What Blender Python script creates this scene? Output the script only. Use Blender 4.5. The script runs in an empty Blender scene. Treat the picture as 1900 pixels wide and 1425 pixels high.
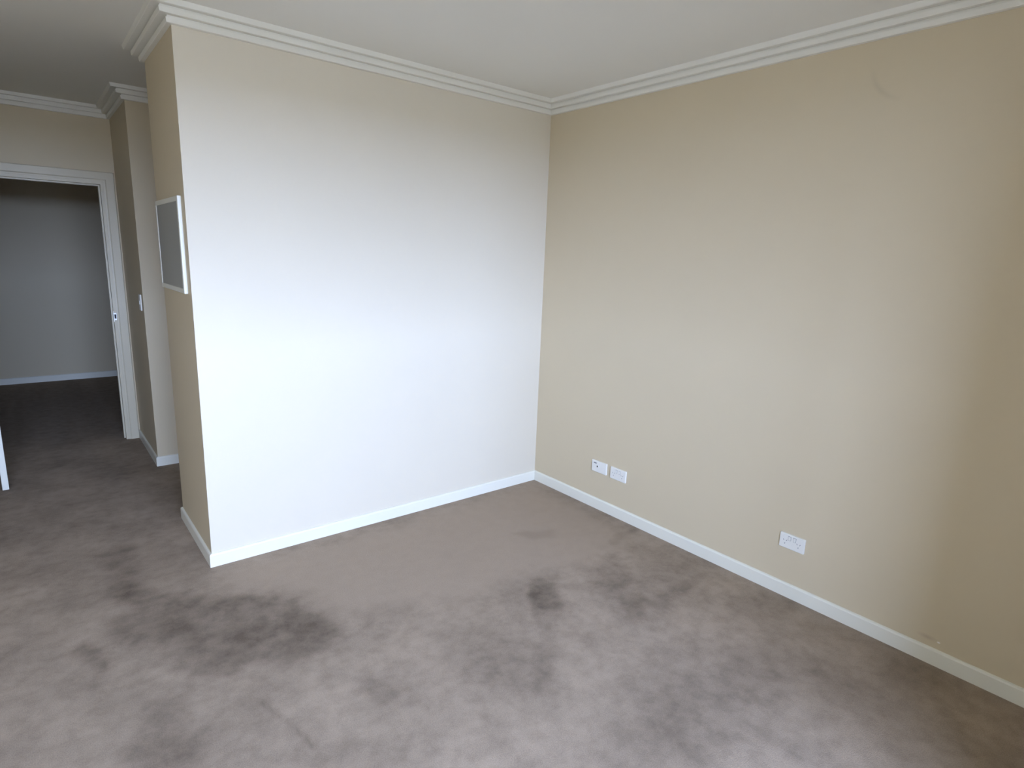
import bpy, bmesh, math
from mathutils import Vector, Matrix, Euler, noise

scene = bpy.context.scene
COL = scene.collection

# ------------------------------------------------------------------ camera, sky, exposure
cam_data = bpy.data.cameras.new('camera')
cam_data.sensor_fit = 'HORIZONTAL'
cam_data.sensor_width = 36.0
cam_data.lens = 36.0 * 1097.85 / 1900.0
cam_data.clip_start = 0.02
cam = bpy.data.objects.new('camera', cam_data)
COL.objects.link(cam)
cam.location = (-2.8826, -3.1861, 1.6567)
cam.rotation_euler = Euler((1.35996, -0.03587, -0.68168), 'XYZ')
scene.camera = cam

SKY = (0.77, 1.0, 1.54)
SKY_STRENGTH = 40.0
world = bpy.data.worlds.new('overcast_sky')
scene.world = world
world.use_nodes = True
bg = world.node_tree.nodes['Background']
bg.inputs['Color'].default_value = (*SKY, 1)
bg.inputs['Strength'].default_value = SKY_STRENGTH

# window opening in the wall behind the camera
LY = -5.20                       # window wall
WX0, WX1, WZ0, WZ1 = -4.15, -1.35, 1.02, 2.38
port = bpy.data.lights.new('window_portal', 'AREA')
port.shape = 'RECTANGLE'
port.size = WX1 - WX0
port.size_y = WZ1 - WZ0
port.cycles.is_portal = True
po = bpy.data.objects.new('window_portal', port)
po.location = ((WX0 + WX1) / 2, LY - 0.16, (WZ0 + WZ1) / 2)
po.rotation_euler = (math.radians(-90), 0, math.radians(180))
COL.objects.link(po)

scene.view_settings.view_transform = 'Standard'
scene.view_settings.look = 'None'
scene.view_settings.exposure = 0.0
scene.view_settings.gamma = 1.0
scene.view_settings.use_curve_mapping = False
scene.cycles.max_bounces = 7
scene.cycles.diffuse_bounces = 6
scene.cycles.adaptive_threshold = 0.04

# ------------------------------------------------------------------ plan of the place
# corner of back and right wall at the origin, room towards -X / -Y
W = 2.265        # width of the bright back wall
D1 = 0.72        # depth of the return wall
CZ = 2.68        # ceiling
CB = 2.60        # cornice bottom
XB = -2.23       # side of the nib wall beside the doorway
YB = 1.82        # front of the nib wall
YD = 2.69        # doorway wall
XH = -3.40       # left wall of the hall
YH = 0.90        # where the room narrows to the hall
XL = -4.60       # left wall of the room
XJ, YJ = -1.10, -3.32   # added unseen wall corner, set to shade the near right wall
YF = 5.70        # far wall beyond the doorway
XA = -1.20       # end of the side passage
DX0, DX1, DZ = -3.158, -2.335, 2.104   # door opening
WT = 0.10

# ------------------------------------------------------------------ helpers
def link(name, me, mat=None, parent=None):
    o = bpy.data.objects.new(name, me)
    COL.objects.link(o)
    if mat is not None:
        me.materials.append(mat)
    if parent is not None:
        o.parent = parent
    return o

def tag(o, label=None, cat=None, group=None, kind=None):
    if label: o['label'] = label
    if cat: o['category'] = cat
    if group: o['group'] = group
    if kind: o['kind'] = kind
    return o

def bm_box(bm, a, b):
    x0, y0, z0 = [min(p, q) for p, q in zip(a, b)]
    x1, y1, z1 = [max(p, q) for p, q in zip(a, b)]
    v = [bm.verts.new(p) for p in ((x0,y0,z0),(x1,y0,z0),(x1,y1,z0),(x0,y1,z0),(x0,y0,z1),(x1,y0,z1),(x1,y1,z1),(x0,y1,z1))]
    for f in ((0,3,2,1),(4,5,6,7),(0,1,5,4),(1,2,6,5),(2,3,7,6),(3,0,4,7)):
        bm.faces.new([v[i] for i in f])

def done(bm, name, mat, parent=None, bevel=0.0, seg=2):
    bmesh.ops.recalc_face_normals(bm, faces=bm.faces[:])
    if bevel:
        bmesh.ops.bevel(bm, geom=bm.edges[:], offset=bevel, segments=seg, profile=0.5, affect='EDGES')
    me = bpy.data.meshes.new(name)
    bm.to_mesh(me); bm.free()
    return link(name, me, mat, parent)

def boxes(name, lst, mat, parent=None, bevel=0.0, seg=2):
    bm = bmesh.new()
    for a, b in lst:
        bm_box(bm, a, b)
    return done(bm, name, mat, parent, bevel, seg)

def box(name, a, b, mat, parent=None, bevel=0.0, seg=2):
    return boxes(name, [(a, b)], mat, parent, bevel, seg)

def prism(name, plan, mat, z0=0.0, z1=None, parent=None):
    z1 = CZ if z1 is None else z1
    bm = bmesh.new()
    A = [bm.verts.new((x, y, z0)) for x, y in plan]
    B = [bm.verts.new((x, y, z1)) for x, y in plan]
    k = len(plan)
    for i in range(k):
        bm.faces.new((A[i], A[(i+1) % k], B[(i+1) % k], B[i]))
    bm.faces.new(A[::-1]); bm.faces.new(B)
    return done(bm, name, mat, parent)

def lathe(name, prof, axis_at, axis, mat, parent=None, n=24):
    """prof: (radius, along) pairs round the given axis"""
    bm = bmesh.new()
    q = Vector((0, 0, 1)).rotation_difference(Vector(axis).normalized()).to_matrix()
    rings = []
    for r, h in prof:
        rings.append([bm.verts.new(Vector(axis_at) + q @ Vector((r*math.cos(2*math.pi*i/n), r*math.sin(2*math.pi*i/n), h))) for i in range(n)])
    for A, B in zip(rings[:-1], rings[1:]):
        for i in range(n):
            bm.faces.new((A[i], A[(i+1) % n], B[(i+1) % n], B[i]))
    bm.faces.new(rings[0][::-1]); bm.faces.new(rings[-1])
    o = done(bm, name, mat, parent)
    for p in o.data.polygons: p.use_smooth = len(p.vertices) == 4
    return o

def empty(name, loc=(0, 0, 0)):
    e = bpy.data.objects.new(name, None)
    e.empty_display_size = 0.1
    e.location = loc
    COL.objects.link(e)
    return e

def run(name, p_prev, p0, p1, p_next, prof, z0, mat, parent=None):
    """one straight length of a moulding along p0->p1, room on its left, ends mitred to its neighbours
    (None = square end). prof: closed list of (offset from wall, height)."""
    p0, p1 = Vector(p0), Vector(p1)
    d = (p1 - p0).normalized()
    n = Vector((-d.y, d.x))
    def mitre(other):
        if other is None:
            return n
        m = Vector((-other.y, other.x))
        s = n + m
        return s / s.dot(n)
    m0 = mitre((p0 - Vector(p_prev)).normalized() if p_prev is not None else None)
    m1 = mitre((Vector(p_next) - p1).normalized() if p_next is not None else None)
    bm = bmesh.new()
    A = [bm.verts.new((*(p0 + m0 * o), z0 + h)) for o, h in prof]
    B = [bm.verts.new((*(p1 + m1 * o), z0 + h)) for o, h in prof]
    k = len(prof)
    for i in range(k):
        bm.faces.new((A[i], A[(i+1) % k], B[(i+1) % k], B[i]))
    bm.faces.new(A[::-1]); bm.faces.new(B)
    return done(bm, name, mat, parent)

# ------------------------------------------------------------------ materials
def new_mat(name):
    m = bpy.data.materials.new(name)
    m.use_nodes = True
    nt = m.node_tree
    return m, nt, nt.nodes['Principled BSDF']

def N(nt, typ, **kw):
    n = nt.nodes.new(typ)
    for k, v in kw.items():
        setattr(n, k, v)
    return n

def math_node(nt, op, a, b=None, clamp=False):
    n = N(nt, 'ShaderNodeMath', operation=op, use_clamp=clamp)
    for i, v in enumerate((a, b)):
        if v is None: continue
        if isinstance(v, (int, float)): n.inputs[i].default_value = v
        else: nt.links.new(v, n.inputs[i])
    return n.outputs[0]

def painted(name, col, rough=0.55, bump=0.0, scale=160.0, spec=0.3, mottled=0.0):
    m, nt, b = new_mat(name)
    b.inputs['Roughness'].default_value = rough
    b.inputs['Specular IOR Level'].default_value = spec
    b.inputs['Base Color'].default_value = (*col, 1)
    if mottled or bump:
        geo = N(nt, 'ShaderNodeNewGeometry')
    if mottled:
        big = N(nt, 'ShaderNodeTexNoise'); big.inputs['Scale'].default_value = 2.3; big.inputs['Detail'].default_value = 2
        nt.links.new(geo.outputs['Position'], big.inputs['Vector'])
        mx = N(nt, 'ShaderNodeMix', data_type='RGBA')
        mx.inputs['A'].default_value = (*[c * (1 - mottled) for c in col], 1)
        mx.inputs['B'].default_value = (*[min(1, c * (1 + mottled)) for c in col], 1)
        nt.links.new(big.outputs['Fac'], mx.inputs['Factor'])
        nt.links.new(mx.outputs['Result'], b.inputs['Base Color'])
    if bump:
        nz = N(nt, 'ShaderNodeTexNoise'); nz.inputs['Scale'].default_value = scale; nz.inputs['Detail'].default_value = 1
        nt.links.new(geo.outputs['Position'], nz.inputs['Vector'])
        bp = N(nt, 'ShaderNodeBump'); bp.inputs['Strength'].default_value = bump; bp.inputs['Distance'].default_value = 0.002
        nt.links.new(nz.outputs['Fac'], bp.inputs['Height'])
        nt.links.new(bp.outputs['Normal'], b.inputs['Normal'])
    return m

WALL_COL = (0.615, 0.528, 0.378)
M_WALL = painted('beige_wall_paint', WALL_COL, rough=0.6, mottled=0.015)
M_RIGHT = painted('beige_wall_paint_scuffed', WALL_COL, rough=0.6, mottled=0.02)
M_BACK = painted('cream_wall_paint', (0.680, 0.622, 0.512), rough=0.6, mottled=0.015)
M_CEIL = painted('white_ceiling_paint', (0.79, 0.78, 0.73), rough=0.8, spec=0.1, mottled=0.01)
M_TRIM = painted('white_gloss_paint', (0.78, 0.765, 0.675), rough=0.35, spec=0.4, mottled=0.01)
M_FRAME = painted('cream_gloss_paint', (0.610, 0.550, 0.420), rough=0.4, spec=0.35, mottled=0.01)
M_CORN = painted('white_plaster', (0.78, 0.765, 0.70), rough=0.7, spec=0.2, mottled=0.01)
M_PLATE = painted('white_plastic', (0.80, 0.79, 0.745), rough=0.3, spec=0.5)
M_DARK = painted('dark_recess', (0.03, 0.03, 0.03), rough=0.6)
M_SLOT = painted('grey_slot', (0.25, 0.25, 0.27), rough=0.6)
M_GREY = painted('grey_sheet', (0.34, 0.34, 0.315), rough=0.45, mottled=0.04)
M_METAL, _nt, _b = new_mat('satin_metal')
_b.inputs['Base Color'].default_value = (0.45, 0.44, 0.42, 1); _b.inputs['Metallic'].default_value = 1; _b.inputs['Roughness'].default_value = 0.35
M_GROUND = painted('brown_paving', (0.14, 0.12, 0.085), rough=0.9, bump=0.0, mottled=0.2)
M_GLASS, nt, b = new_mat('clear_glass')
nt.nodes.remove(b)
_t = N(nt, 'ShaderNodeBsdfTransparent'); _g = N(nt, 'ShaderNodeBsdfGlossy'); _g.inputs['Roughness'].default_value = 0.02
_m = N(nt, 'ShaderNodeMixShader'); _m.inputs[0].default_value = 0.06
nt.links.new(_t.outputs[0], _m.inputs[1]); nt.links.new(_g.outputs[0], _m.inputs[2])
nt.links.new(_m.outputs[0], nt.nodes['Material Output'].inputs['Surface'])

# faint rub marks and a paint chip on the right wall
def add_marks(m):
    nt = m.node_tree
    b = nt.nodes['Principled BSDF']
    src = b.inputs['Base Color'].links[0].from_socket
    geo = N(nt, 'ShaderNodeNewGeometry')
    sep = N(nt, 'ShaderNodeSeparateXYZ'); nt.links.new(geo.outputs['Position'], sep.inputs[0])
    def dist(cy, cz, sy=1.0, sz=1.0):
        a = math_node(nt, 'MULTIPLY', math_node(nt, 'SUBTRACT', sep.outputs['Y'], cy), sy)
        c = math_node(nt, 'MULTIPLY', math_node(nt, 'SUBTRACT', sep.outputs['Z'], cz), sz)
        return math_node(nt, 'SQRT', math_node(nt, 'ADD', math_node(nt, 'MULTIPLY', a, a), math_node(nt, 'MULTIPLY', c, c)))
    # arc rub: ring of radius .16 kept on its lower far side
    d = dist(-2.16, 2.50)
    ring = math_node(nt, 'SUBTRACT', 1.0, math_node(nt, 'MULTIPLY', math_node(nt, 'ABSOLUTE', math_node(nt, 'SUBTRACT', d, 0.145)), 60), clamp=True)
    keep = math_node(nt, 'MULTIPLY', math_node(nt, 'SUBTRACT', 2.50, sep.outputs['Z']), 12, clamp=True)
    keep2 = math_node(nt, 'MULTIPLY', math_node(nt, 'SUBTRACT', sep.outputs['Y'], -2.15), 12, clamp=True)
    f = math_node(nt, 'MULTIPLY', math_node(nt, 'MULTIPLY', ring, keep), math_node(nt, 'MULTIPLY', keep2, 0.14))
    # small brown smear and white chip beside the baseboard
    chip = math_node(nt, 'SUBTRACT', 1.0, math_node(nt, 'MULTIPLY', dist(-2.628, 0.107, 1.0, 1.6), 130), clamp=True)
    chip = math_node(nt, 'MULTIPLY', chip, 2.0, clamp=True)
    smear = math_node(nt, 'SUBTRACT', 1.0, math_node(nt, 'MULTIPLY', dist(-2.585, 0.112, 0.5, 1.6), 45), clamp=True)
    m1 = N(nt, 'ShaderNodeMix', data_type='RGBA'); m1.inputs['B'].default_value = (0.16, 0.13, 0.10, 1)
    nt.links.new(f, m1.inputs['Factor']); nt.links.new(src, m1.inputs['A'])
    m2 = N(nt, 'ShaderNodeMix', data_type='RGBA'); m2.inputs['B'].default_value = (0.40, 0.30, 0.24, 1)
    nt.links.new(math_node(nt, 'MULTIPLY', smear, 0.5), m2.inputs['Factor']); nt.links.new(m1.outputs['Result'], m2.inputs['A'])
    m3 = N(nt, 'ShaderNodeMix', data_type='RGBA'); m3.inputs['B'].default_value = (0.85, 0.80, 0.78, 1)
    nt.links.new(chip, m3.inputs['Factor']); nt.links.new(m2.outputs['Result'], m3.inputs['A'])
    nt.links.new(m3.outputs['Result'], b.inputs['Base Color'])
add_marks(M_RIGHT)

# carpet: taupe cut pile; the brushed (darker lying) nap is a per-vertex mask, see the floor below
CARPET_LIGHT = (0.385, 0.308, 0.238)
CARPET_DARK = (0.150, 0.117, 0.088)
def carpet():
    m, nt, b = new_mat('taupe_carpet')
    geo = N(nt, 'ShaderNodeNewGeometry')
    at = N(nt, 'ShaderNodeAttribute', attribute_name='nap')
    ac = N(nt, 'ShaderNodeAttribute', attribute_name='calm')
    raw = geo.outputs['Position']
    n2 = N(nt, 'ShaderNodeTexNoise'); n2.inputs['Scale'].default_value = 14; n2.inputs['Detail'].default_value = 4; n2.inputs['Roughness'].default_value = 0.65
    n3 = N(nt, 'ShaderNodeTexNoise'); n3.inputs['Scale'].default_value = 260; n3.inputs['Detail'].default_value = 1
    for n in (n2, n3): nt.links.new(raw, n.inputs['Vector'])
    mr = N(nt, 'ShaderNodeMapRange'); mr.inputs['From Min'].default_value = 0.40; mr.inputs['From Max'].default_value = 0.72
    mr.inputs['To Max'].default_value = 0.34; nt.links.new(n2.outputs['Fac'], mr.inputs['Value'])
    mott = math_node(nt, 'MULTIPLY', mr.outputs[0], math_node(nt, 'SUBTRACT', 1.0, ac.outputs['Fac']))
    tot = math_node(nt, 'ADD', mott, at.outputs['Fac'], clamp=True)
    mx = N(nt, 'ShaderNodeMix', data_type='RGBA')
    mx.inputs['A'].default_value = (*CARPET_LIGHT, 1)
    mx.inputs['B'].default_value = (*CARPET_DARK, 1)
    nt.links.new(tot, mx.inputs['Factor'])
    fine = N(nt, 'ShaderNodeMix', data_type='RGBA', blend_type='MULTIPLY')
    fine.inputs['Factor'].default_value = 1.0
    cr = N(nt, 'ShaderNodeMapRange'); cr.inputs['From Min'].default_value = 0.3; cr.inputs['From Max'].default_value = 0.7
    cr.inputs['To Min'].default_value = 0.86; cr.inputs['To Max'].default_value = 1.10
    nt.links.new(n3.outputs['Fac'], cr.inputs['Value'])
    cc = N(nt, 'ShaderNodeCombineColor')
    for i in range(3): nt.links.new(cr.outputs[0], cc.inputs[i])
    nt.links.new(mx.outputs['Result'], fine.inputs['A']); nt.links.new(cc.outputs[0], fine.inputs['B'])
    nt.links.new(fine.outputs['Result'], b.inputs['Base Color'])
    b.inputs['Roughness'].default_value = 1.0
    b.inputs['Specular IOR Level'].default_value = 0.05
    bp = N(nt, 'ShaderNodeBump'); bp.inputs['Strength'].default_value = 0.25; bp.inputs['Distance'].default_value = 0.006
    nt.links.new(n3.outputs['Fac'], bp.inputs['Height'])
    nt.links.new(bp.outputs['Normal'], b.inputs['Normal'])
    return m
M_CARPET = carpet()

# nap patches on the floor, one partly painted shade: (outline in metres, strength, softness of the edge)
NAP_AND_SHADE = [
    ([(-2.707, 0.095), (-2.579, -0.056), (-2.462, -0.187), (-2.279, -0.33), (-2.063, -0.456), (-2.013, -0.539), (-2.01, -0.675), (-1.919, -0.834), (-1.915, -0.913), (-1.973, -0.988), (-2.077, -0.979), (-2.242, -1.004), (-2.323, -0.924), (-2.463, -0.918), (-2.566, -0.765), (-2.637, -0.611), (-2.712, -0.447), (-2.772, -0.264), (-2.692, -0.171)], 0.36, 0.050),
    ([(-2.579, -0.355), (-2.335, -0.558), (-2.035, -0.673), (-1.944, -0.892), (-2.045, -0.958), (-2.234, -0.842), (-2.375, -0.886), (-2.557, -0.712)], 0.20, 0.080),
    ([(-2.905, -0.415), (-2.837, -0.356), (-2.807, -0.444), (-2.754, -0.567), (-2.785, -0.604), (-2.864, -0.485)], 0.40, 0.030),
    ([(-2.588, -0.934), (-2.587, -1.069), (-2.594, -1.27), (-2.592, -1.338), (-2.837, -1.153), (-2.766, -1.056), (-2.699, -0.92)], 0.30, 0.040),
    ([(-0.972, -1.083), (-0.817, -1.127), (-1.248, -1.565), (-1.466, -1.767), (-1.517, -1.73), (-1.199, -1.358)], 0.22, 0.030),
    ([(-0.999, -1.128), (-0.891, -1.205), (-1.042, -1.364), (-1.137, -1.295)], 0.28, 0.030),
    ([(-0.657, -1.172), (-0.422, -1.139), (-0.428, -1.225), (-0.525, -1.403), (-0.753, -1.398), (-0.784, -1.314)], 0.26, 0.040),
    ([(-0.73, -1.504), (-0.605, -1.504), (-0.636, -1.63), (-0.762, -1.648), (-0.808, -1.588)], 0.34, 0.030),
    ([(-0.711, -0.604), (-0.618, -0.623), (-0.489, -0.731), (-0.539, -0.785), (-0.684, -0.726)], 0.20, 0.030),
    ([(-0.278, -1.011), (0.027, -0.969), (-0.007, -1.04), (-0.315, -1.086)], 0.22, 0.020),
    ([(-0.63, -1.576), (-0.125, -1.585), (-0.176, -1.652), (-0.673, -1.659)], 0.20, 0.030),
    ([(-1.125, -1.609), (-1.043, -1.597), (-1.121, -1.703), (-1.163, -1.694)], 0.28, 0.030),
    ([(-2.731, 0.477), (-2.601, 0.535), (-2.525, 0.331), (-2.581, 0.098), (-2.655, 0.058), (-2.72, 0.329)], 0.30, 0.060),
    ([(-2.662, 0.094), (-2.584, 0.038), (-2.633, -0.16), (-2.679, -0.115)], 0.30, 0.040),
    ([(-1.217, -1.879), (-0.864, -1.935), (-0.657, -2.214), (-0.99, -2.545), (-1.506, -2.157)], 0.22, 0.150),  # broad soft patch at right foreground, partly shade painted into the carpet
    ([(-1.749, -1.661), (-1.677, -1.731), (-1.746, -1.879), (-1.82, -1.824)], 0.20, 0.040),
    ([(-1.969, -1.265), (-1.919, -1.395), (-1.979, -1.422), (-2.064, -1.323)], 0.30, 0.030),
    ([(-2.363, -1.129), (-2.303, -1.306), (-2.274, -1.483), (-2.282, -1.485), (-2.313, -1.311), (-2.369, -1.138)], 0.45, 0.014),
    ([(-2.305, -1.417), (-2.082, -1.539), (-2.026, -1.669), (-2.092, -1.715), (-2.344, -1.525)], 0.20, 0.080),
    ([(-0.92, -1.805), (-0.621, -1.88), (-0.699, -2.013), (-0.978, -1.936)], 0.20, 0.060),
]
CALM = [(-2.227, -0.122), (-1.372, -0.116), (-0.104, -0.08), (-0.1, -0.608), (-0.141, -1.107), (-0.697, -1.108), (-0.93, -1.013), (-1.244, -1.045), (-1.742, -0.858), (-1.882, -0.809), (-1.978, -0.517), (-2.239, -0.27)]

def poly_mask(poly, x, y, soft):
    """1 inside, 0 outside, smooth over +-soft"""
    inside = False; dmin = 1e9
    for (x0, y0), (x1, y1) in zip(poly, poly[1:] + poly[:1]):
        if (y0 > y) != (y1 > y) and x < (x1 - x0) * (y - y0) / (y1 - y0) + x0:
            inside = not inside
        ex, ey = x1 - x0, y1 - y0
        t = max(0.0, min(1.0, ((x - x0) * ex + (y - y0) * ey) / (ex * ex + ey * ey + 1e-12)))
        dmin = min(dmin, math.hypot(x - x0 - ex * t, y - y0 - ey * t))
    d = (dmin if inside else -dmin) / soft
    d = max(0.0, min(1.0, d * 0.5 + 0.5))
    return d * d * (3 - 2 * d)

def make_floor():
    def span(a, lo, hi, b, step):
        return [a] + [lo + (hi - lo) * i / round((hi - lo) / step) for i in range(round((hi - lo) / step) + 1)] + [b]
    xs = span(-4.72, -3.38, 0.0, 0.12, 0.014)
    ys = span(LY - 0.15, -3.20, 0.5, 0.53, 0.014)[:-1] + span(0.53, 0.56, 3.0, YF + 0.12, 0.035)
    verts, nap, calm = [], [], []
    boxes_ = [(min(p[0] for p in P) - .2, max(p[0] for p in P) + .2, min(p[1] for p in P) - .2, max(p[1] for p in P) + .2) for P, _, _ in NAP_AND_SHADE]
    for y in ys:
        for x in xs:
            p = Vector((x, y, 0))
            w = noise.noise_vector(p * 7.0) * 0.035 + noise.noise_vector(p * 22.0) * 0.016
            qx, qy = x + w.x, y + w.y
            v = 0.0
            for (P, s, soft), bb in zip(NAP_AND_SHADE, boxes_):
                if bb[0] < qx < bb[1] and bb[2] < qy < bb[3]:
                    k = 0.25 if soft < 0.015 else 1.0
                    v += s * poly_mask(P, x + w.x * k, y + w.y * k, soft)
            c = poly_mask(CALM, qx, qy, 0.10) if -2.6 < x < 0.2 and -1.8 < y < 0.3 else 0.0
            f = noise.fractal(p * 3.0, 0.9, 2.0, 4)
            v = v * (1.0 + 0.35 * noise.noise(p * 13.0)) + max(0.0, f * 0.30 + 0.16) * (1 - 0.95 * c)
            verts.append((x, y, 0.0)); nap.append(v); calm.append(c * 0.75)
    nx = len(xs)
    faces = [(j*nx+i, j*nx+i+1, (j+1)*nx+i+1, (j+1)*nx+i) for j in range(len(ys)-1) for i in range(nx-1)]
    k = len(verts)                                    # slab below the pile
    x0, x1, y0, y1 = xs[0], xs[-1], ys[0], ys[-1]
    verts += [(x0,y0,-.12),(x1,y0,-.12),(x1,y1,-.12),(x0,y1,-.12),(x0,y0,-.002),(x1,y0,-.002),(x1,y1,-.002),(x0,y1,-.002)]
    faces += [tuple(k + q for q in f) for f in ((0,3,2,1),(0,1,5,4),(1,2,6,5),(2,3,7,6),(3,0,4,7))]
    nap += [0.0] * 8; calm += [0.0] * 8
    me = bpy.data.meshes.new('floor')
    me.from_pydata(verts, [], faces)
    for nm, dat in (('nap', nap), ('calm', calm)):
        a = me.attributes.new(nm, 'FLOAT', 'POINT')
        a.data.foreach_set('value', dat)
    me.update()
    return link('floor', me, M_CARPET)

# ------------------------------------------------------------------ the shell
def S(o, label, cat):
    return tag(o, label, cat, kind='structure')

XR0, XR1 = -4.60, -0.60      # room beyond the doorway
S(make_floor(), 'taupe cut-pile carpet with darker brushed patches and a mild painted shade', 'floor')
S(box('ceiling', (-4.7, LY - 0.15, CZ), (0.12, YF + 0.12, CZ + 0.12), M_CEIL), 'plain white ceiling', 'ceiling')
S(box('wall_right', (0, YJ - WT, 0), (0.12, D1, CZ), M_RIGHT), 'long beige wall on the right with low wall plates', 'wall')
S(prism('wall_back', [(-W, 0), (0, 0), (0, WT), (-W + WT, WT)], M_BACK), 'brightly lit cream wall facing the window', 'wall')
S(prism('wall_return', [(-W, 0), (-W + WT, WT), (-W + WT, D1), (-W, D1)], M_WALL), 'narrow shaded return wall carrying a framed grey panel', 'wall')
S(boxes('wall_passage', [((-W + WT, D1 - WT, 0), (XA, D1, CZ)), ((XA, D1 - WT, 0), (XA + WT, YB + WT, CZ))], M_WALL), 'wall of the side passage hidden behind the return wall', 'wall')
S(boxes('wall_nib', [((XB, YB, 0), (XA, YB + WT, CZ)), ((XB, YB + WT, 0), (XB + WT, YD, CZ))], M_WALL), 'dim narrow nib wall between side passage and doorway', 'wall')
S(boxes('wall_doorway', [((XH, YD, 0), (DX0 - 0.03, YD + WT, CZ)), ((DX1 + 0.03, YD, 0), (XR1, YD + WT, CZ)),
                         ((DX0 - 0.03, YD, DZ + 0.03), (DX1 + 0.03, YD + WT, CZ))], M_WALL), 'dim beige wall above and beside the open doorway', 'wall')
S(box('wall_far', (XR0, YF, 0), (XR1, YF + WT, CZ), M_WALL), 'grey-blue lit wall of the room beyond the doorway', 'wall')
S(boxes('wall_far_room', [((XR0 - WT, YD + WT, 0), (XR0, YF + WT, CZ)), ((XR1, YD, 0), (XR1 + WT, YF + WT, CZ)), ((XR0 - WT, YD, 0), (XH, YD + WT, CZ))], M_WALL), 'side walls of the room beyond the doorway', 'wall')
S(box('wall_left', (XL - WT, LY, 0), (XL, YH + WT, CZ), M_WALL), 'left wall of the room', 'wall')
S(boxes('wall_hall', [((XH - WT, YH, 0), (XH, YD, CZ)), ((XL, YH, 0), (XH - WT, YH + WT, CZ))], M_WALL), 'left wall of the short hall', 'wall')
S(boxes('wall_added_jut', [((XJ, YJ - WT, 0), (0, YJ, CZ)), ((XJ, LY, 0), (XJ + WT, YJ - WT, CZ))], M_WALL), 'added unseen wall corner shading the near right wall', 'wall')  # out of view, added to block window light from the right wall
S(boxes('wall_front', [((XL - WT, LY - 0.15, 0), (WX0, LY, CZ)), ((WX1, LY - 0.15, 0), (XJ + WT, LY, CZ)),
                       ((WX0, LY - 0.15, 0), (WX1, LY, WZ0)), ((WX0, LY - 0.15, WZ1), (WX1, LY, CZ))], M_WALL), 'window wall facing the bright back wall', 'wall')
S(box('ground', (-60, -140, -0.60), (60, LY - 0.2, -0.50), M_GROUND), 'brown paved ground outside the window', 'ground')

# window (behind the camera)
win = S(empty('window_1', ((WX0 + WX1) / 2, LY - 0.08, WZ0)), 'wide white framed window with two panes', 'window')
def wbox(name, a, b, mat):
    o = box(name, a, b, mat)
    o.parent = win; o.matrix_parent_inverse = Matrix.Translation(-Vector(win.location))
fw = 0.05
wbox('sill_bar', (WX0, LY - 0.11, WZ0), (WX1, LY - 0.05, WZ0 + fw), M_TRIM)
wbox('head_bar', (WX0, LY - 0.11, WZ1 - fw), (WX1, LY - 0.05, WZ1), M_TRIM)
wbox('side_bar', (WX0, LY - 0.11, WZ0 + fw), (WX0 + fw, LY - 0.05, WZ1 - fw), M_TRIM)
wbox('side_bar', (WX1 - fw, LY - 0.11, WZ0 + fw), (WX1, LY - 0.05, WZ1 - fw), M_TRIM)
xm = (WX0 + WX1) / 2
wbox('mullion', (xm - 0.03, LY - 0.11, WZ0 + fw), (xm + 0.03, LY - 0.05, WZ1 - fw), M_TRIM)
wbox('pane', (WX0 + fw, LY - 0.083, WZ0 + fw), (xm - 0.03, LY - 0.077, WZ1 - fw), M_GLASS)
wbox('pane', (xm + 0.03, LY - 0.083, WZ0 + fw), (WX1 - fw, LY - 0.077, WZ1 - fw), M_GLASS)

# ------------------------------------------------------------------ cornices and baseboards
CORN = [(0, 0), (0.020, 0.0), (0.022, 0.002), (0.024, 0.022), (0.018, 0.024), (0.018, 0.031), (0.049, 0.029), (0.051, 0.031), (0.053, 0.050),
        (0.047, 0.052), (0.047, 0.059), (0.079, 0.057), (0.082, 0.059), (0.087, CZ - CB), (0, CZ - CB)]
LP = [(0, YJ), (0, 0), (-W, 0), (-W, D1), (XA, D1), (XA, YB), (XB, YB), (XB, YD), (XH, YD), (XH, YH), (XL, YH), (XL, LY), (XJ, LY), (XJ, YJ)]
names = ['along the right wall', 'above the bright back wall', 'above the shaded return wall', 'behind the return wall', 'at the passage end',
         'across the nib wall front', 'along the nib wall side', 'above the doorway wall', 'along the hall left wall', 'on the wall beside the hall', 'along the left wall', 'above the window wall',
         'along the added jutting wall side', 'along the added jutting wall front']
for i in range(14):
    a, p0, p1, c = LP[i - 1], LP[i], LP[(i + 1) % 14], LP[(i + 2) % 14]
    o = run('trim_%d' % (i + 1), a, p0, p1, c, CORN, CB, M_CORN)
    S(o, 'white three-step plaster cornice ' + names[i], 'cornice')

SK = [(0, 0), (0.012, 0), (0.012, 0.064), (0.009, 0.071), (0.004, 0.074), (0, 0.074)]
bn = {0: ('right', 'long white baseboard under the beige right wall'), 1: ('back', 'white baseboard under the bright back wall'),
      2: ('return', 'shaded white baseboard of the narrow return wall'), 3: ('passage', 'baseboard behind the return wall'),
      4: ('passage_end', 'baseboard at the passage end'), 5: ('nib_front', 'white baseboard on the nib wall front'),
      6: ('nib_side', 'white baseboard on the nib wall side'), 8: ('hall', 'baseboard of the hall left wall'), 9: ('hall_front', 'baseboard of the wall beside the hall'), 10: ('left', 'baseboard of the left wall'), 11: ('front', 'baseboard under the window'),
      12: ('jut_side', 'baseboard of the added jutting wall side'), 13: ('jut_front', 'baseboard of the added jutting wall front')}
for i, (nm, lb) in bn.items():
    a, p0, p1, c = LP[i - 1], LP[i], LP[(i + 1) % 14], LP[(i + 2) % 14]
    if i == 6: p1 = (XB, YD - 0.016); c = None
    if i == 8: a = None
    S(run('baseboard_' + nm, a, p0, p1, c, SK, 0.0, M_TRIM), lb, 'baseboard')
S(run('baseboard_far', None, (XR1, YF), (XR0, YF), None, SK, 0.0, M_TRIM), 'pale baseboard of the far wall seen through the doorway', 'baseboard')

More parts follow.
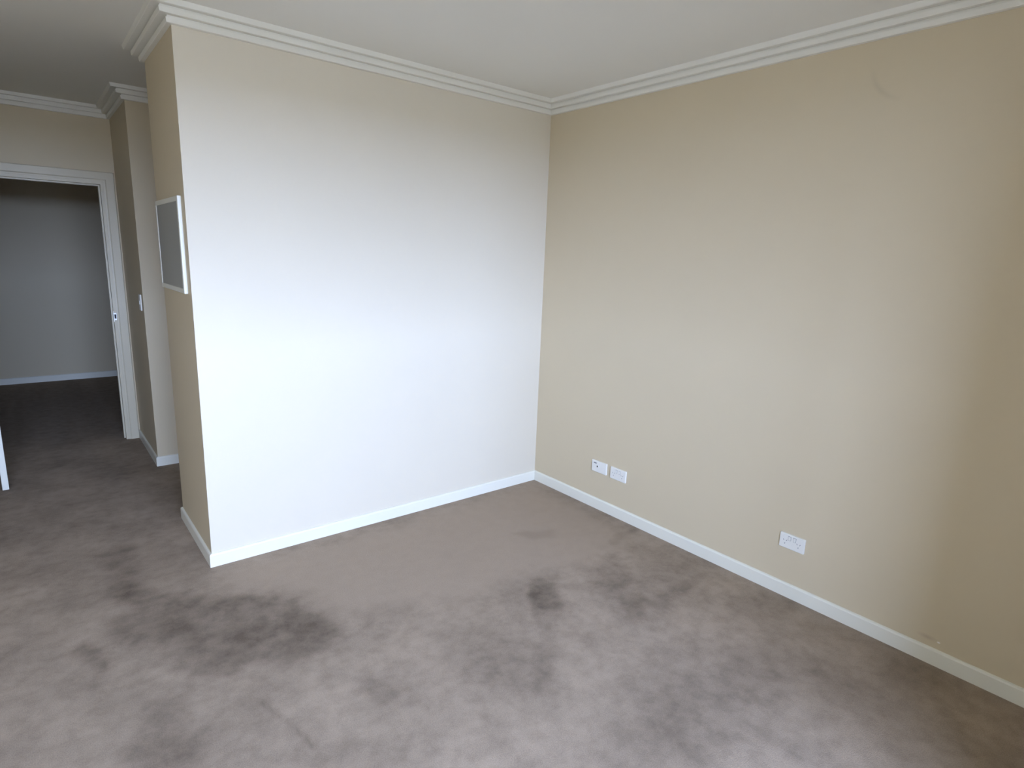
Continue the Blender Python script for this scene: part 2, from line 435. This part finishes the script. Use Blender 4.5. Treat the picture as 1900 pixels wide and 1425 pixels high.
# ------------------------------------------------------------------ doorway and open door
door = S(empty('door_1', ((DX0 + DX1) / 2, YD, 0)), 'cream door frame with its white door swung open into the hall', 'door')
door_inv = Matrix.Translation(-Vector(door.location))
def dpart(o, label=None):
    o.parent = door; o.matrix_parent_inverse = door_inv
    if label: o['label'] = label
    return o
JT = 0.03
def jamb(x0, x1, stop):
    bm = bmesh.new()
    bm_box(bm, (x0, YD - 0.002, 0), (x1, YD + WT + 0.002, DZ + JT))
    bm_box(bm, stop[0], stop[1])
    return done(bm, 'jamb', M_FRAME)
dpart(jamb(DX1, DX1 + JT, ((DX1 - 0.012, YD + 0.045, 0), (DX1, YD + 0.080, DZ))))
dpart(jamb(DX0 - JT, DX0, ((DX0, YD + 0.045, 0), (DX0 + 0.012, YD + 0.080, DZ))))
dpart(boxes('head_jamb', [((DX0, YD - 0.002, DZ), (DX1, YD + WT + 0.002, DZ + JT)), ((DX0 + 0.012, YD + 0.045, DZ - 0.012), (DX1 - 0.012, YD + 0.080, DZ))], M_FRAME))
# architraves: small stepped section, mitred at the head
AW = 0.076
ARC = [(0.0, 0.0), (AW, 0.0), (AW, 0.010), (AW - 0.006, 0.016), (0.020, 0.016), (0.012, 0.010), (0.0, 0.009)]   # (away from opening, proud of wall)
def arch(pts, side):
    """side: list of two (origin, outward vector) pairs; section swept between them"""
    bm = bmesh.new()
    rings = []
    for org, out in pts:
        rings.append([bm.verts.new(Vector(org) + Vector(out) * u + Vector((0, side * v, 0))) for u, v in ARC])
    k = len(ARC)
    for i in range(k):
        bm.faces.new((rings[0][i], rings[0][(i+1) % k], rings[1][(i+1) % k], rings[1][i]))
    bm.faces.new(rings[0]); bm.faces.new(rings[1][::-1])
    return done(bm, 'architrave', M_FRAME)
rv = 0.020
for y, sd in ((YD, -1), (YD + WT, 1)):
    xr, xl, zt = DX1 + rv, DX0 - rv, DZ + rv
    dpart(arch([((xr, y, 0), (1, 0, 0)), ((xr, y, zt), (1, 0, 1))], sd))
    dpart(arch([((xl, y, 0), (-1, 0, 0)), ((xl, y, zt), (-1, 0, 1))], sd))
    dpart(arch([((xl, y, zt), (-1, 0, 1)), ((xr, y, zt), (1, 0, 1))], sd))
sp = dpart(boxes('strike_plate', [((DX1 - 0.0015, YD - 0.003, 1.015), (DX1 + 0.001, YD + 0.034, 1.105)), ((DX1 - 0.0015, YD - 0.004, 1.030), (DX1 + 0.019, YD - 0.002, 1.090))], M_METAL), 'small metal strike plate on the door jamb')
hole = box('latch_hole', (DX1 + 0.004, YD - 0.0052, 1.043), (DX1 + 0.016, YD - 0.0038, 1.078), M_DARK)
hole.parent = sp

# the leaf, hinged on the left jamb and swung out along the hall
LW, LT, LH = 0.818, 0.035, 2.075
leaf_bm = bmesh.new()
bm_box(leaf_bm, (0, 0, 0), (LW, LT, LH))
leaf = done(leaf_bm, 'door_leaf', M_TRIM, bevel=0.0015, seg=1)
hinge = Vector((DX0 + 0.008, YD - 0.022, 0.014))
free = Vector((-3.104, 1.803, 0.014))     # right-hand corner of the free edge
d = Vector((free.x - hinge.x, free.y - hinge.y, 0)).normalized()
ang = math.atan2(d.y, d.x)
M_leaf = Matrix.Translation(free - d * LW) @ Matrix.Rotation(ang, 4, 'Z') @ Matrix.Translation((0, -LT, 0))
leaf.matrix_world = M_leaf
leaf.parent = door
leaf.matrix_parent_inverse = door_inv
leaf['label'] = 'white door leaf seen edge-on'
def lpart(o):
    o.parent = leaf
    return o
lpart(box('latch_plate', (LW - 0.001, 0.006, 0.98), (LW + 0.0012, LT - 0.006, 1.10), M_METAL))
lpart(box('latch_bolt', (LW, 0.011, 1.03), (LW + 0.010, LT - 0.011, 1.055), M_METAL, bevel=0.002))
for s, y0 in ((-1, 0.0), (1, LT)):
    lpart(lathe('handle_rose', [(0.026, 0), (0.026, 0.006), (0.023, 0.009)], (LW - 0.06, y0, 1.04), (0, s, 0), M_METAL))
    bm = bmesh.new()
    bm_box(bm, (LW - 0.069, y0 + s * 0.009, 1.031), (LW - 0.051, y0 + s * 0.050, 1.049))
    bm_box(bm, (LW - 0.170, y0 + s * 0.040, 1.033), (LW - 0.050, y0 + s * 0.054, 1.047))
    lpart(done(bm, 'lever_handle', M_METAL))
for z in (0.20, 1.04, 1.86):
    lpart(lathe('hinge', [(0.006, 0), (0.006, 0.10)], (-0.006, LT - 0.002, z), (0, 0, 1), M_METAL, n=12))

# ------------------------------------------------------------------ framed grey panel on the return wall
PX = -W
py0, py1, pz0, pz1, pt, fwid = 0.074, 0.665, 1.425, 1.886, 0.017, 0.024
panel = tag(empty('framed_panel', (PX, (py0 + py1) / 2, pz0)), 'white framed grey panel mounted on the narrow return wall', 'panel')
pinv = Matrix.Translation(-Vector(panel.location))
def ppart(o):
    o.parent = panel; o.matrix_parent_inverse = pinv
    return o
bm = bmesh.new()
outer = [(py0, pz0), (py1, pz0), (py1, pz1), (py0, pz1)]
inner = [(py0 + fwid, pz0 + fwid), (py1 - fwid, pz0 + fwid), (py1 - fwid, pz1 - fwid), (py0 + fwid, pz1 - fwid)]
ob = [bm.verts.new((PX, y, z)) for y, z in outer]
of = [bm.verts.new((PX - pt, y, z)) for y, z in outer]
nf = [bm.verts.new((PX - pt, y, z)) for y, z in inner]
nb = [bm.verts.new((PX, y, z)) for y, z in inner]
for A, B in ((ob, of), (of, nf), (nf, nb), (nb, ob)):
    for i in range(4):
        bm.faces.new((A[i], A[(i+1) % 4], B[(i+1) % 4], B[i]))
ppart(done(bm, 'frame', M_TRIM, bevel=0.002, seg=1))
ppart(box('inner_panel', (PX - 0.0145, py0 + fwid, pz0 + fwid), (PX - 0.001, py1 - fwid, pz1 - fwid), M_GREY))['label'] = 'flat grey sheet inside the white frame'

# ------------------------------------------------------------------ wall plates on the right wall
def plate_base(name, yc, zc, w, h, label, cat, group=None):
    t = tag(empty(name, (0, yc, zc)), label, cat, group)
    bm = bmesh.new()
    bm_box(bm, (-0.010, -w / 2, -h / 2), (0.0, w / 2, h / 2))
    edges = [e for e in bm.edges if all(v.co.x < -0.005 for v in e.verts)] + [e for e in bm.edges if abs(e.verts[0].co.x - e.verts[1].co.x) > 0.005]
    bmesh.ops.bevel(bm, geom=edges, offset=0.0035, segments=3, profile=0.5, affect='EDGES')
    done(bm, 'plate', M_PLATE, t)
    return t

def outlet(yc, zc, w, h, label):
    t = plate_base('power_outlet', yc, zc, w, h, label, 'power outlet', 'power outlets on the right wall')
    for s in (-1, 1):
        y = s * w * 0.27
        # rocker in its recess, above the pins
        r = box('rocker_switch', (-0.0128, s * w * 0.10 - 0.006, 0.008), (-0.0095, s * w * 0.10 + 0.006, 0.028), M_PLATE, t, bevel=0.0012)
        box('rocker_gap', (-0.0104, s * w * 0.10 - 0.0075, 0.0065), (-0.0098, s * w * 0.10 + 0.0075, 0.0295), M_SLOT, t)
        for dy, dz, rot in ((-0.0075, 0.003, 32), (0.0075, 0.003, -32), (0, -0.014, 0)):
            bm = bmesh.new(); bm_box(bm, (-0.0106, -0.0012, -0.0042), (-0.0098, 0.0012, 0.0042))
            bmesh.ops.transform(bm, matrix=Matrix.Translation((0, y + dy, dz)) @ Matrix.Rotation(math.radians(rot), 4, 'X'), verts=bm.verts)
            done(bm, 'pin_slot', M_SLOT, t)
    return t

t = plate_base('antenna_plate', -0.652, 0.297, 0.132, 0.079, 'white wall plate with a dark socket hole, nearest the corner', 'wall plate')
lathe('socket_ring', [(0.0085, 0), (0.0085, 0.004), (0.0060, 0.0042)], (-0.0095, 0.010, 0.004), (-1, 0, 0), M_PLATE, t)
lathe('socket_hole', [(0.0055, 0), (0.0055, 0.0048)], (-0.0095, 0.010, 0.004), (-1, 0, 0), M_DARK, t, n=16)
box('label_strip', (-0.0104, 0.022, 0.018), (-0.0098, 0.048, 0.026), M_SLOT, t)
outlet(-0.818, 0.295, 0.132, 0.080, 'white double power outlet right beside the antenna plate')
outlet(-1.968, 0.297, 0.127, 0.078, 'white double power outlet alone low on the wall, farther from the corner')

# ------------------------------------------------------------------ light switch on the nib wall side
sw = tag(empty('light_switch', (XB, 1.93, 1.235)), 'small white light switch plate on the dim nib wall', 'light switch')
bm = bmesh.new(); bm_box(bm, (-0.009, -0.036, -0.058), (0, 0.036, 0.058))
done(bm, 'plate', M_PLATE, sw, bevel=0.002)
box('rocker', (-0.0125, -0.008, -0.014), (-0.0085, 0.008, 0.014), M_PLATE, sw, bevel=0.001)
